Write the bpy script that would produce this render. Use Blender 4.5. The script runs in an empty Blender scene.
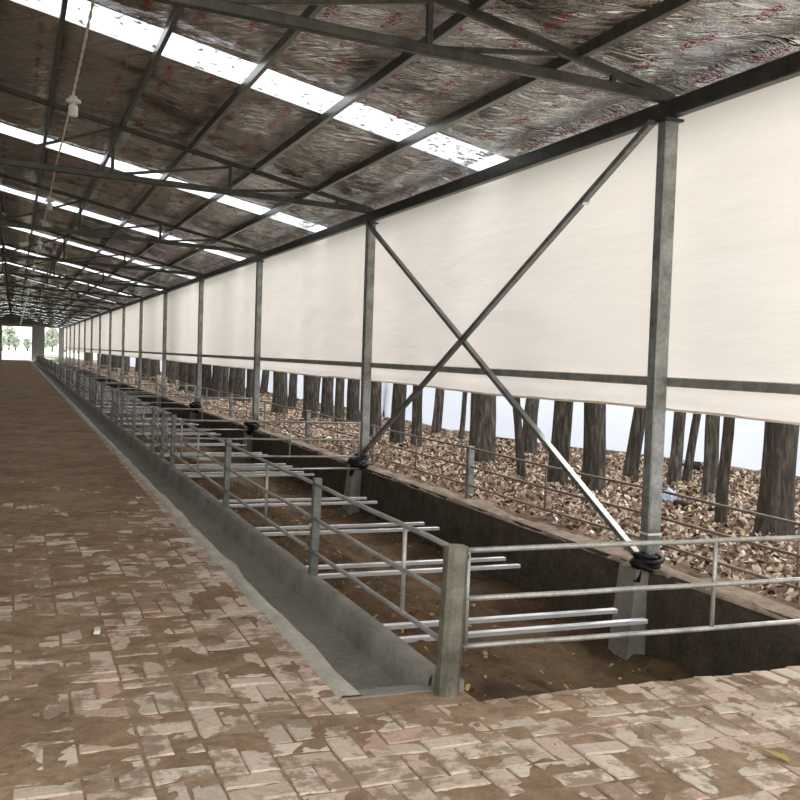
import bpy, bmesh, math, random
import numpy as np
from mathutils import Vector, Matrix, noise
random.seed(7); rng = np.random.default_rng(7)
S = bpy.context.scene
COL = S.collection
PI = math.pi

# ---------------------------------------------------------------- materials
def srgb(r, g, b):
    f = lambda c: (c/255/12.92) if c/255 <= .04045 else ((c/255+.055)/1.055)**2.4
    return (f(r), f(g), f(b), 1)

class NT:
    """small node-tree helper"""
    def __init__(s, name):
        s.m = bpy.data.materials.new(name); s.m.use_nodes = True
        s.t = s.m.node_tree; s.t.nodes.clear()
        s.out = s.n('ShaderNodeOutputMaterial')
        s.co = s.n('ShaderNodeTexCoord').outputs['Object']
    def n(s, typ, **kw):
        nd = s.t.nodes.new(typ)
        for k, v in kw.items(): setattr(nd, k, v)
        return nd
    def l(s, a, b): s.t.links.new(a, b)
    def val(s, sock, v):
        if hasattr(v, 'links') or isinstance(v, bpy.types.NodeSocket): s.l(v, sock)
        else: sock.default_value = v
    def map(s, scale=(1,1,1), rot=(0,0,0), vec=None):
        n = s.n('ShaderNodeMapping'); s.l(vec or s.co, n.inputs[0])
        n.inputs['Scale'].default_value = scale; n.inputs['Rotation'].default_value = rot
        return n.outputs[0]
    def noise(s, scale, detail=4, rough=.55, vec=None, dist=0):
        n = s.n('ShaderNodeTexNoise'); s.l(vec or s.co, n.inputs['Vector'])
        n.inputs['Scale'].default_value = scale; n.inputs['Detail'].default_value = detail
        n.inputs['Roughness'].default_value = rough; n.inputs['Distortion'].default_value = dist
        return n.outputs['Fac']
    def ramp(s, fac, stops):
        n = s.n('ShaderNodeValToRGB'); s.l(fac, n.inputs[0])
        e = n.color_ramp.elements
        while len(e) < len(stops): e.new(.5)
        for i, (p, c) in enumerate(stops): e[i].position = p; e[i].color = c if len(c) == 4 else (*c, 1)
        return n.outputs[0]
    def mix(s, fac, a, b, mode='MIX'):
        n = s.n('ShaderNodeMix', data_type='RGBA', blend_type=mode)
        s.val(n.inputs[0], fac); s.val(n.inputs[6], a); s.val(n.inputs[7], b)
        return n.outputs[2]
    def math(s, op, a, b=0.0, c=None):
        n = s.n('ShaderNodeMath', operation=op); s.val(n.inputs[0], a); s.val(n.inputs[1], b)
        if c is not None: s.val(n.inputs[2], c)
        return n.outputs[0]
    def bump(s, h, strength=.3, dist=.01, nrm=None):
        n = s.n('ShaderNodeBump'); s.l(h, n.inputs['Height'])
        n.inputs['Strength'].default_value = strength; n.inputs['Distance'].default_value = dist
        if nrm: s.l(nrm, n.inputs['Normal'])
        return n.outputs[0]
    def bsdf(s, color, rough=.7, metal=0.0, normal=None, spec=None):
        n = s.n('ShaderNodeBsdfPrincipled')
        s.val(n.inputs['Base Color'], color); s.val(n.inputs['Roughness'], rough)
        s.val(n.inputs['Metallic'], metal)
        if spec is not None: s.val(n.inputs['Specular IOR Level'], spec)
        if normal: s.l(normal, n.inputs['Normal'])
        return n.outputs[0]
    def done(s, sh): s.l(sh, s.out.inputs[0]); return s.m

def g(v): return (v, v, v, 1)

def mat_galv(name, a, b, rough=.42, metal=.75, sc=9):
    t = NT(name)
    n1 = t.noise(sc, 5, .65); n2 = t.noise(60, 3)
    c = t.ramp(n1, [(.32, a), (.68, b)])
    c = t.mix(.25, c, t.ramp(n2, [(.3, (.15,.15,.15)), (.7, (.75,.75,.75))]), 'OVERLAY')
    return t.done(t.bsdf(c, t.math('MULTIPLY_ADD', n1, .25, rough-.12), metal, t.bump(n2, .12, .003)))

M = {}
def m_plain(name, c, rough, metal):
    t = NT(name); n = t.noise(3, 3)
    return t.done(t.bsdf(t.mix(n, c, tuple(x*.85 for x in c[:3])+(1,)), rough, metal))
M['galv'] = mat_galv('galvanized_steel', srgb(112,114,110), srgb(182,184,180), .38, .4, 5)
M['rail'] = mat_galv('rail_tube_steel', srgb(150,149,143), srgb(194,192,186), .33, .4, 6)
M['bar'] = m_plain('new_square_tube', srgb(250,250,252), .22, .6)
M['dark'] = mat_galv('dark_roof_steel', srgb(62,61,58), srgb(92,91,86), .42, .5, 6)
M['purlin'] = mat_galv('purlin_steel', srgb(96,94,88), srgb(124,122,116), .34, .8, 6)
M['outer'] = mat_galv('rusty_rail', srgb(118,98,82), srgb(150,140,126), .5, .4, 5)
M['post'] = mat_galv('post_steel', srgb(88,90,88), srgb(140,142,138), .38, .45, 7)
M['corner'] = mat_galv('corner_post_steel', srgb(98,98,86), srgb(150,148,134), .38, .45, 7)
M['brace'] = mat_galv('brace_steel', srgb(104,106,104), srgb(150,154,152), .36, .5, 7)

def m_simple(name, c, rough=.7, var=.25, sc=12, bump=.3, bd=.01):
    t = NT(name); n = t.noise(sc, 6, .6)
    col = t.mix(t.math('MULTIPLY', n, var*2), c, tuple(x*.45 for x in c[:3])+(1,))
    return t.done(t.bsdf(col, rough, 0, t.bump(n, bump, bd), .3))
M['black'] = m_simple('black_rope', srgb(26,26,28), .55)
M['white_plastic'] = m_simple('white_plastic', srgb(232,230,224), .4, .05)
M['cable'] = m_simple('cable_sheath', srgb(235,230,222), .5, .05)
M['stone'] = m_simple('pale_stone', srgb(205,198,186), .8, .15, 8)
M['stick'] = m_simple('weathered_wood', srgb(180,168,150), .8, .2)
M['blockwall'] = m_simple('cement_render', srgb(150,150,148), .85, .2, 3)
M['sheet_metal'] = m_simple('roof_sheet', srgb(150,160,170), .4, .1)

def concrete(name, a, b, wet=0):
    t = NT(name)
    n1 = t.noise(2.2, 7, .62); n2 = t.noise(26, 6, .7); n3 = t.noise(90, 3)
    c = t.ramp(n1, [(.3, a), (.7, b)])
    c = t.mix(.35, c, t.ramp(n2, [(.3, g(.25)), (.7, g(.72))]), 'OVERLAY')
    h = t.math('ADD', n2, t.math('MULTIPLY', n3, .5))
    return t.done(t.bsdf(c, .85, 0, t.bump(h, .5, .012), .25))
M['curb'] = concrete('curb_concrete', srgb(116,112,104), srgb(160,154,145))
M['channel'] = concrete('channel_screed', srgb(128,124,114), srgb(152,147,137))
M['lip'] = concrete('mortar_lip', srgb(176,170,158), srgb(212,205,192))
M['pier'] = concrete('pier_concrete', srgb(120,116,108), srgb(158,152,142))

def m_dirt(name, a, b, c3):
    t = NT(name)
    n1 = t.noise(1.3, 8, .62); n2 = t.noise(9, 9, .75, None, .4); n3 = t.noise(45, 4, .7)
    c = t.ramp(n1, [(.28, a), (.5, b), (.74, c3)])
    c = t.mix(.8, c, t.ramp(n2, [(.3, g(.25)), (.7, g(.74))]), 'OVERLAY')
    c = t.mix(t.ramp(n3, [(.6, g(0)), (.68, g(.5))]), c, srgb(60,46,36))
    return t.done(t.bsdf(c, .95, 0, t.bump(t.math('ADD', n2, t.math('MULTIPLY', n3, .35)), .6, .02), .15))
M['dirt'] = m_dirt('packed_dirt', srgb(128,106,84), srgb(154,129,104), srgb(178,153,128))
M['pit'] = m_dirt('pit_soil', srgb(66,53,42), srgb(104,83,62), srgb(94,86,68))
M['ledge'] = m_dirt('dusty_ledge', srgb(118,100,86), srgb(150,132,116), srgb(176,158,142))
M['duff'] = m_dirt('woodland_soil', srgb(88,72,60), srgb(136,114,96), srgb(172,150,130))
M['field'] = m_dirt('field_soil', srgb(176,184,158), srgb(196,202,178), srgb(206,208,190))

# bricks: tone per brick, dust on top
t = NT('paving_brick')
isl = t.n('ShaderNodeNewGeometry').outputs['Random Per Island']
bc = t.ramp(isl, [(0, srgb(200,182,162)), (.18, srgb(214,196,178)), (.36, srgb(204,180,162)), (.52, srgb(222,206,188)),
                  (.66, srgb(196,180,164)), (.8, srgb(208,184,164)), (.93, srgb(194,162,144)), (1, srgb(220,208,192))])
n1 = t.noise(3.2, 8, .62); n2 = t.noise(38, 6, .7); n3 = t.noise(9, 9, .72)
bc = t.mix(.5, bc, t.ramp(n2, [(.3, g(.28)), (.7, g(.7))]), 'OVERLAY')
dust = t.ramp(t.math('ADD', t.math('MULTIPLY', n1, .55), t.math('MULTIPLY', n3, .45)), [(.49, g(0)), (.54, g(.9))])
bc = t.mix(dust, bc, srgb(154,132,112))
M['brick'] = t.done(t.bsdf(bc, .92, 0, t.bump(t.math('ADD', n2, n3), .55, .008), .2))

# dark brick pit wall
t = NT('pit_wall_brick')
v = t.n('ShaderNodeCombineXYZ'); sp = t.n('ShaderNodeSeparateXYZ'); t.l(t.co, sp.inputs[0])
t.l(t.math('ADD', sp.outputs[1], sp.outputs[0]), v.inputs[0]); t.l(sp.outputs[2], v.inputs[1])
br = t.n('ShaderNodeTexBrick'); t.l(v.outputs[0], br.inputs['Vector'])
br.inputs['Scale'].default_value = 1; br.inputs['Brick Width'].default_value = .25; br.inputs['Row Height'].default_value = .065
br.inputs['Mortar Size'].default_value = .006
br.inputs['Color1'].default_value = srgb(98,82,70); br.inputs['Color2'].default_value = srgb(82,74,66); br.inputs['Mortar'].default_value = srgb(90,86,80)
n1 = t.noise(5, 8, .7); n2 = t.noise(40, 5, .7)
c = t.mix(.55, br.outputs[0], t.ramp(n1, [(.35, srgb(58,54,48)), (.7, srgb(112,104,90))]))
c = t.mix(.45, c, t.ramp(n2, [(.3, g(.25)), (.7, g(.7))]), 'OVERLAY')
h = t.math('ADD', t.math('MULTIPLY', br.outputs['Fac'], -.6), n1)
M['pitwall'] = t.done(t.bsdf(c, .95, 0, t.bump(h, .7, .02), .1))

# crinkled foil insulation with red print
t = NT('foil_insulation')
ra = t.map((1,1,1), (0,0,math.radians(56))); rb = t.map((1,1,1), (0,0,math.radians(22)))
w1 = t.noise(1.0, 3, .5, t.map((.8, 9, 1), vec=ra), .5)
w2 = t.noise(1.0, 4, .55, t.map((.9, 11, 1), vec=rb), .6)
w3 = t.noise(1.6, 3, .5)
big = t.noise(.9, 4, .6, None, .6)
ridge = lambda n, p: t.math('POWER', t.math('SUBTRACT', 1.0, t.math('ABSOLUTE', t.math('MULTIPLY_ADD', n, 3.0, -1.5))), p)
h = t.math('ADD', t.math('MULTIPLY', ridge(w1, 5.0), .55), t.math('MULTIPLY', ridge(w2, 4.0), .7))
h = t.math('ADD', h, t.math('MULTIPLY', w3, 1.6))
h = t.math('ADD', h, t.math('MULTIPLY', w2, 1.2))
nb = t.bump(h, 1.0, .02)
sp = t.n('ShaderNodeSeparateXYZ'); t.l(t.co, sp.inputs[0])
X, Y = sp.outputs[0], sp.outputs[1]
row = t.math('FLOOR', t.math('DIVIDE', X, .40))
u = t.math('FRACT', t.math('DIVIDE', X, .40))
vv = t.math('FRACT', t.math('ADD', t.math('DIVIDE', Y, .62), t.math('MULTIPLY', row, .37)))
inu = t.math('MULTIPLY', t.math('GREATER_THAN', u, .38), t.math('LESS_THAN', u, .50))
inv = t.math('MULTIPLY', t.math('GREATER_THAN', vv, .18), t.math('LESS_THAN', vv, .78))
inu2 = t.math('MULTIPLY', t.math('GREATER_THAN', u, .52), t.math('LESS_THAN', u, .565))
inv2 = t.math('MULTIPLY', t.math('GREATER_THAN', vv, .3), t.math('LESS_THAN', vv, .62))
lt = t.math('GREATER_THAN', t.noise(62, 2, .5, t.map((1, 1.1, 1))), .47)
gap = t.math('GREATER_THAN', t.math('FRACT', t.math('MULTIPLY', vv, 10.0)), .22)
st = t.math('MULTIPLY', t.math('MULTIPLY', t.math('MAXIMUM', t.math('MULTIPLY', inu, inv), t.math('MULTIPLY', inu2, inv2)), lt), gap)
fc = t.ramp(big, [(.34, srgb(120,114,106)), (.46, srgb(224,221,218)), (.7, srgb(247,245,242))])
sw = t.n('ShaderNodeSeparateXYZ'); t.l(ra, sw.inputs[0])
wire = t.math('LESS_THAN', t.math('FRACT', t.math('DIVIDE', sw.outputs[1], .27)), .03)
fc = t.mix(t.math('MULTIPLY', wire, .7), fc, srgb(60,56,52))
fc = t.mix(t.math('MULTIPLY', st, .92), fc, srgb(176,14,48))
M['foil'] = t.done(t.bsdf(fc, t.math('MULTIPLY_ADD', w3, .16, .05), t.math('SUBTRACT', 1.0, t.math('MULTIPLY', st, .8)), nb))

def m_translucent(name, c, tr, bump=.1, scv=(1,1,1), bd=.02, gloss=.06, var=.06):
    t = NT(name)
    n = t.noise(2.0, 5, .55, t.map(scv)); n2 = t.noise(.7, 3)
    nb = t.bump(n, bump, bd)
    col = t.mix(t.math('MULTIPLY', n2, var*2), c, tuple(x*.8 for x in c[:3])+(1,))
    d = t.n('ShaderNodeBsdfDiffuse'); t.val(d.inputs[0], col); t.l(nb, d.inputs['Normal'])
    r = t.n('ShaderNodeBsdfTranslucent'); t.val(r.inputs[0], col); t.l(nb, r.inputs['Normal'])
    mx = t.n('ShaderNodeMixShader'); mx.inputs[0].default_value = tr; t.l(d.outputs[0], mx.inputs[1]); t.l(r.outputs[0], mx.inputs[2])
    gl = t.n('ShaderNodeBsdfGlossy'); gl.inputs['Roughness'].default_value = .35; t.l(nb, gl.inputs['Normal'])
    m2 = t.n('ShaderNodeMixShader'); m2.inputs[0].default_value = gloss; t.l(mx.outputs[0], m2.inputs[1]); t.l(gl.outputs[0], m2.inputs[2])
    return t.done(m2.outputs[0])
M['tarp'] = m_translucent('curtain_fabric', srgb(243,236,227), .60, .3, (.5,.5,2.6), .035, .04, .05)
M['sky_panel'] = m_translucent('skylight_fibreglass', srgb(240,248,252), .92, .1)
M['screen'] = m_translucent('white_plastic_sheet', srgb(230,239,255), .5, .5, (.8,.8,1.4), .08, .06, .12)

# bark
t = NT('bark')
n1 = t.noise(1, 7, .65, t.map((26, 26, 4)), .6); n2 = t.noise(3.5, 5, .6)
oi = t.n('ShaderNodeObjectInfo').outputs['Random']
c = t.ramp(n1, [(.3, srgb(44,41,38)), (.52, srgb(92,87,80)), (.72, srgb(150,144,134))])
c = t.mix(t.math('MULTIPLY', oi, .45), c, srgb(62,56,54))
c = t.mix(t.ramp(n2, [(.5, g(0)), (.75, g(.4))]), c, srgb(92,92,70))
M['bark'] = t.done(t.bsdf(c, .95, 0, t.bump(n1, .9, .03), .1))

M['barkdark'] = m_simple('dark_wet_bark', srgb(48,42,38), .9, .2)
def m_leaf(name, stops):
    t = NT(name); isl = t.n('ShaderNodeNewGeometry').outputs['Random Per Island']
    c = t.ramp(isl, stops)
    return t.done(t.bsdf(c, .75, 0, None, .3))
M['leaf'] = m_leaf('dry_leaf', [(0, srgb(64,46,38)), (.2, srgb(104,82,68)), (.4, srgb(164,140,120)), (.55, srgb(206,188,168)), (.7, srgb(142,114,94)), (.85, srgb(206,188,168)), (.95, srgb(226,214,198)), (1, srgb(168,158,100))])
M['leaf_dark'] = m_leaf('wet_leaf', [(0, srgb(96,62,40)), (.5, srgb(150,110,70)), (.85, srgb(196,166,126)), (1, srgb(150,140,70))])
M['leaf_yellow'] = m_leaf('yellow_leaf', [(0, srgb(176,160,84)), (1, srgb(176,160,84))])
M['foliage'] = m_leaf('haze_tinted_foliage', [(0, srgb(196,204,188)), (1, srgb(226,230,220))])  # distance haze painted in as a paler leaf colour

# ---------------------------------------------------------------- mesh helpers
class MB:
    def __init__(s): s.v = []; s.f = []
    def add(s, vs, fs):
        o = len(s.v); s.v += [tuple(v) for v in vs]; s.f += [tuple(i+o for i in f) for f in fs]; return s
    def box(s, a, b):
        x0,y0,z0 = a; x1,y1,z1 = b
        return s.add([(x0,y0,z0),(x1,y0,z0),(x1,y1,z0),(x0,y1,z0),(x0,y0,z1),(x1,y0,z1),(x1,y1,z1),(x0,y1,z1)],
                     [(3,2,1,0),(4,5,6,7),(0,1,5,4),(1,2,6,5),(2,3,7,6),(3,0,4,7)])
    def prof(s, p, q, pts, up=(0,0,1), caps=True):
        """extrude closed 2-D profile pts (side,up) from p to q"""
        p = Vector(p); q = Vector(q); d = (q-p).normalized(); u = Vector(up)
        if abs(d.dot(u)) > .99: u = Vector((0,1,0))
        r = d.cross(u).normalized(); u = r.cross(d).normalized(); n = len(pts)
        vs = [P + r*a + u*b for P in (p, q) for a, b in pts]
        fs = [(i, (i+1) % n, n+(i+1) % n, n+i) for i in range(n)]
        if caps: fs += [tuple(reversed(range(n))), tuple(range(n, 2*n))]
        return s.add(vs, fs)
    def beam(s, p, q, w, h, up=(0,0,1), ch=.12):
        a, b = w/2, h/2; c = min(w, h)*ch
        return s.prof(p, q, [(-a+c,-b),(a-c,-b),(a,-b+c),(a,b-c),(a-c,b),(-a+c,b),(-a,b-c),(-a,-b+c)], up)
    def tube(s, p, q, r, n=10): return s.prof(p, q, [(r*math.cos(2*PI*i/n), r*math.sin(2*PI*i/n)) for i in range(n)])
    def chan(s, p, q, w, h, th=.006, up=(0,0,1)):
        a, b = w/2, h/2
        return s.prof(p, q, [(-a,-b),(a,-b),(a,-b+.02),(a-th,-b+.02),(a-th,-b+th),(-a+th,-b+th),(-a+th,b-th),(a-th,b-th),(a-th,b-.02),(a,b-.02),(a,b),(-a,b)], up)
    def path(s, pts, r, n=8):
        pts = [Vector(p) for p in pts]; rings = []
        rr = r if hasattr(r, '__len__') else [r]*len(pts); o = len(s.v)
        for i, p in enumerate(pts):
            d = (pts[min(i+1, len(pts)-1)]-pts[max(i-1, 0)]).normalized()
            u = Vector((0,0,1)) if abs(d.z) < .9 else Vector((0,1,0))
            a = d.cross(u).normalized(); b = a.cross(d)
            s.v += [tuple(p + (a*math.cos(2*PI*k/n) + b*math.sin(2*PI*k/n))*rr[i]) for k in range(n)]
        for i in range(len(pts)-1):
            for k in range(n):
                k2 = (k+1) % n
                s.f.append((o+i*n+k, o+i*n+k2, o+(i+1)*n+k2, o+(i+1)*n+k))
        s.f.append(tuple(o+k for k in reversed(range(n)))); s.f.append(tuple(o+(len(pts)-1)*n+k for k in range(n)))
        return s
    def lathe(s, c, prof, n=16):
        c = Vector(c); o = len(s.v)
        for r, z in prof:
            s.v += [(c.x+r*math.cos(2*PI*k/n), c.y+r*math.sin(2*PI*k/n), c.z+z) for k in range(n)]
        for i in range(len(prof)-1):
            for k in range(n):
                k2 = (k+1) % n; s.f.append((o+i*n+k, o+i*n+k2, o+(i+1)*n+k2, o+(i+1)*n+k))
        s.f.append(tuple(o+k for k in reversed(range(n)))); s.f.append(tuple(o+(len(prof)-1)*n+k for k in range(n)))
        return s
    def build(s, name, m, parent=None, smooth=False, loc=None):
        if loc is not None:
            L = Vector(loc); s.v = [tuple(Vector(v)-L) for v in s.v]
        me = bpy.data.meshes.new(name); me.from_pydata(s.v, [], s.f); me.validate()
        bm = bmesh.new(); bm.from_mesh(me); bmesh.ops.recalc_face_normals(bm, faces=bm.faces); bm.to_mesh(me); bm.free()
        if smooth: me.polygons.foreach_set('use_smooth', [True]*len(me.polygons))
        me.materials.append(M[m]); o = bpy.data.objects.new(name, me); COL.objects.link(o)
        if parent: o.parent = parent
        if loc is not None: o.location = loc
        return o

def tag(o, label=None, cat=None, group=None, kind=None):
    if label: o['label'] = label
    if cat: o['category'] = cat
    if group: o['group'] = group
    if kind: o['kind'] = kind
    return o
def empty(name, loc): 
    o = bpy.data.objects.new(name, None); o.location = loc; o.empty_display_size = .1; COL.objects.link(o); return o
def copy_tree(o, parent=None):
    c = o.copy(); COL.objects.link(c)
    if parent: c.parent = parent
    for ch in [x for x in bpy.data.objects if x.parent == o]: copy_tree(ch, c)
    return c
KIDS = {}
def dup(root, loc):
    kids = [x for x in COL.objects if x.parent == root]
    c = root.copy(); COL.objects.link(c); c.location = loc
    for ch in kids:
        k = ch.copy(); COL.objects.link(k); k.parent = c
    return c
ORD = ['first','second','third','fourth','fifth','sixth','seventh','eighth','ninth','tenth','eleventh','twelfth','thirteenth','fourteenth','fifteenth','sixteenth','seventeenth','eighteenth']
def mesh_np(name, co, faces_n, m, parent=None, smooth=False):
    """co (N,3); faces_n: int array (F,k)"""
    me = bpy.data.meshes.new(name); k = faces_n.shape[1]; F = len(faces_n)
    me.vertices.add(len(co)); me.vertices.foreach_set('co', np.asarray(co, dtype=np.float32).ravel())
    me.loops.add(F*k); me.loops.foreach_set('vertex_index', faces_n.ravel().astype(np.int32))
    me.polygons.add(F); me.polygons.foreach_set('loop_start', np.arange(0, F*k, k, dtype=np.int32))
    me.update(calc_edges=True); me.validate()
    if smooth: me.polygons.foreach_set('use_smooth', [True]*len(me.polygons))
    me.materials.append(M[m]); o = bpy.data.objects.new(name, me); COL.objects.link(o)
    if parent: o.parent = parent
    return o
def grid(xs, ys, zf):
    nx, ny = len(xs), len(ys)
    co = np.array([(x, y, zf(x, y)) for y in ys for x in xs])
    i = np.arange((nx-1)*(ny-1)); a = (i//(nx-1))*nx + i % (nx-1)
    return co, np.stack([a, a+1, a+nx+1, a+nx], 1)
def fbm(x, y, s, o=4, seed=0.): return noise.fractal(Vector((x*s+seed, y*s-seed*.7, seed)), .6, 2.0, o)

# ---------------------------------------------------------------- constants
BAY = 6.6; Y0 = 6.19; NC = 16; YE = 111.0
XC = 4.52; ZT = 3.40
GY = 4.12          # front gate line
XF = 1.91          # feed fence line
YB = 3.97          # edge of the brick paving at the pen
RIDGE = -.4
def roof_z(x): return 3.60 + .232*(XC-abs(x-RIDGE)-RIDGE) if True else 0
YS = 1.0          # open near end of the barn

# ---------------------------------------------------------------- ground
YT0_ = 4.2
mb = MB()
F = lambda x0,y0,x1,y1,z=-.03: mb.add([(x0,y0,z),(x1,y0,z),(x1,y1,z),(x0,y1,z)], [(0,1,2,3)])
F(-6, -8, 1.40, YE+1); F(1.30, YB-.03, 1.99, 4.6, -.135); F(1.30, YB-.03, 1.99, YT0_-.05, -.006); F(1.38, -8, 4.75, YB-.02)
floor = tag(mb.build('floor', 'dirt'), kind='structure')

# brick paving, basket weave with a soldier row along the pen edge
mb = MB()
def brick(x0, y0, x1, y1):
    j = .004; c = .006
    z = random.uniform(-.005, .004); tx = random.uniform(-.004, .004); ty = random.uniform(-.004, .004)
    e = lambda: random.uniform(-.003, .003)
    x0 += j+e(); y0 += j+e(); x1 -= j+e(); y1 -= j+e()
    P = [(x0,y0),(x1,y0),(x1,y1),(x0,y1)]
    Q = [(x0+c,y0+c),(x1-c,y0+c),(x1-c,y1-c),(x0+c,y1-c)]
    zz = [z-tx-ty, z+tx-ty, z+tx+ty, z-tx+ty]
    vs = [(p[0],p[1],-.05) for p in P] + [(P[i][0],P[i][1],zz[i]-c) for i in range(4)] + [(Q[i][0],Q[i][1],zz[i]) for i in range(4)]
    fs = [(i,(i+1)%4,4+(i+1)%4,4+i) for i in range(4)] + [(4+i,4+(i+1)%4,8+(i+1)%4,8+i) for i in range(4)] + [(8,9,10,11)]
    mb.add(vs, fs)
L = .235
for i in range(40):                                                 # soldier row at the pen edge
    x = 1.42+i*.118
    if x < 4.75: brick(x, YB-.235, x+.118, YB+random.uniform(-.012,.006))
for r in range(2):                                                  # two stretcher rows
    x = 1.42 - r*.1
    while x < 4.7: brick(x, YB-.235-.118*(r+1), x+L, YB-.235-.118*r); x += L
ylim = YB-.235-.236
iy = 0; y = ylim-L
def cell(x, y, o):
    if o: brick(x, y, x+L/2, y+L); brick(x+L/2, y, x+L, y+L)
    else: brick(x, y, x+L, y+L/2); brick(x, y+L/2, x+L, y+L)
ix0, ix1 = -14, 15
for iy in range(-9, 45):
    yy = ylim + iy*L
    for ix in range(ix0, ix1+8):
        xx = 1.42 - 10*L + (ix+0)*L - L*0
        if iy >= 0 and xx+L > 1.43: continue
        if xx < -3.2 or xx > 4.6: continue
        cell(xx, yy, (ix+iy) % 2)
paving = mb.build('brick_paving', 'brick', floor)

# dirt film lying over and between the bricks
def dirt_z(x, y):
    n = fbm(x*.75, y, 1.15, 6, 3.1)*.75 + fbm(x, y, 5.5, 6, 9.2)*.6
    cover = -.15                                                    # how buried
    cover += .62*min(1, max(0, (y-4.4)/6.0)) + .5*min(1, max(0, (y-9.5)/3))
    cover += .30*min(1, max(0, (1.2-x)/2.0))
    cover -= .26*min(1, max(0, (x-1.8)/1.2))
    if x > 1.40 and y > YB-.4: cover += .12
    w = 1.0
    z = .011*(n*w + cover) - .001
    if y > YB-.03 and x > 1.39: z = -.02
    if x > 1.35 and y > 4.3: z = -.006
    return max(-.012, min(z, .014))
dmesh = []
co, fa = grid(np.arange(-2.2, 4.8, .024), np.arange(2.0, YB+.001, .024), dirt_z); mesh_np('dirt_film', co, fa, 'dirt', floor, True)
co, fa = grid(np.concatenate([np.arange(-2.2, 1.36, .028), [1.39]]), np.concatenate([np.arange(YB-.02, 9.5, .03), np.arange(9.5, 15, .12)]), dirt_z); mesh_np('dirt_film', co, fa, 'dirt', floor, True)
co, fa = grid(np.arange(-6, 1.4, .35), np.concatenate([np.arange(14.9, 40, .35), np.arange(40, 112, 1.5)]), lambda x,y: .006+.012*fbm(x,y,.8,3)*(1 if x<1.2 else 0)); mesh_np('dirt_film', co, fa, 'dirt', floor, True)

# woodland ground, right of the barn; fields all round
co, fa = grid(np.concatenate([[4.74,4.9,5.2],np.arange(5.6, 14, .5)]), np.concatenate([np.arange(-8, 40, .6), np.arange(40, 140, 4)]), lambda x,y: -.02+.05*fbm(x,y,.5,3)*(min(1,(x-4.74)/1.0)))
tag(mesh_np('woodland_ground', co, fa, 'duff', None, True), kind='structure')
mb = MB(); Fz = -.06
F(14-.5, -8, 120, 140, Fz); F(-120, -60, 120, -8, Fz); F(-120, -8, -6, 140, Fz); F(-6, YE+1, 14, 140, Fz); F(-250, 140, 250, 700, Fz)
tag(mb.build('field', 'field'), kind='structure')

# ---------------------------------------------------------------- feed trough and curb
YT0, YT1 = 4.2, YE-.5
ysg = list(np.arange(YT0, 30, .35)) + list(np.arange(30, YT1, 3)) + [YT1]
def strip(name, prof, mat, parent, jit=.006, ys=ysg, kind=None):
    n = len(prof); co = []; fs = []
    for a, y in enumerate(ys):
        for b, (x, z) in enumerate(prof):
            k = jit*(0 if b in (0, n-1) else 1)
            co.append((x + k*fbm(y, b*3.3, 2.1, 3), y, z + k*fbm(y, b*5.1, 1.7, 3)))
    for a in range(len(ys)-1):
        for b in range(n-1): fs.append((a*n+b, a*n+b+1, (a+1)*n+b+1, (a+1)*n+b))
    return mesh_np(name, np.array(co), np.array(fs), mat, parent, False)
trough = empty('feed_trough', (1.65, YT0, 0))
tag(trough, 'long shallow concrete feed trough with raised curb running beside the dirt aisle', 'trough')
def tp(o): o.location = (-1.65, -YT0, 0); return o
tp(strip('road_lip', [(1.36,-.04),(1.40,.004),(1.44,.014),(1.482,.010),(1.502,-.01),(1.55,-.11)], 'lip', trough, .022, ys=[YT0-.05]+ysg))
tp(strip('channel', [(1.50,-.06),(1.535,-.098),(1.58,-.112),(1.68,-.112),(1.80,-.108),(1.835,-.09)], 'channel', trough, .006))
tp(strip('curb', [(1.815,-.14),(1.822,-.10),(1.850,.040),(1.858,.052),(1.938,.054),(1.95,.040),(1.955,-.3)], 'curb', trough, .005))
mb = MB(); mb.add([(1.40,YT0-.06,-.05),(1.99,YT0-.06,-.05),(1.99,YT0+.0,-.12),(1.40,YT0+.0,-.12),(1.40,YT0-.05,.0),(1.93,YT0-.05,.0),(1.92,YT0+.045,.0),(1.42,YT0+.045,.0),(1.42,YT0+.06,-.12),(1.93,YT0+.06,-.12)],
   [(0,1,5,4),(4,5,6,7),(7,6,9,8),(1,2,9,6,5),(0,4,7,8,3)])
tp(mb.build('end_cap', 'channel', trough))
mb = MB(); mb.box((1.862,YT0-.10,-.12),(1.985,YT0+.001,.05)); tp(mb.build('curb_end', 'curb', trough))

# ---------------------------------------------------------------- pit
def pit_z(x, y):
    pts = [(1.97,-.12),(2.3,-.13),(2.6,-.2),(3.1,-.46),(3.5,-.60),(4.1,-.62),(4.5,-.58)]
    z = pts[-1][1]
    for (a, za), (b, zb) in zip(pts, pts[1:]):
        if x <= b: f = max(0, (x-a)/(b-a)); f = f*f*(3-2*f); z = za+(zb-za)*f; break
    e = max(0, 1-(y-YB)/.8)                                            # comes up to the paving at the left of the near end
    q = min(1, max(0, (5.25-y)/.3))
    if x > 3.5: z = z*(1-q) - .62*q
    if x < 3.3: z += e*.07*(1-max(0,(x-1.97)/1.4))
    return z + .045*fbm(x, y, 2.2, 6) + .028*fbm(x, y, 9, 4)
co, fa = grid(np.arange(1.97, 4.52, .06), np.concatenate([np.arange(YB-.02, 16, .06), np.arange(16, 40, .3), np.arange(40, YE, 1.5)]), pit_z)
tag(mesh_np('pen_pit_floor', co, fa, 'pit', None, True), kind='structure')
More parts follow.
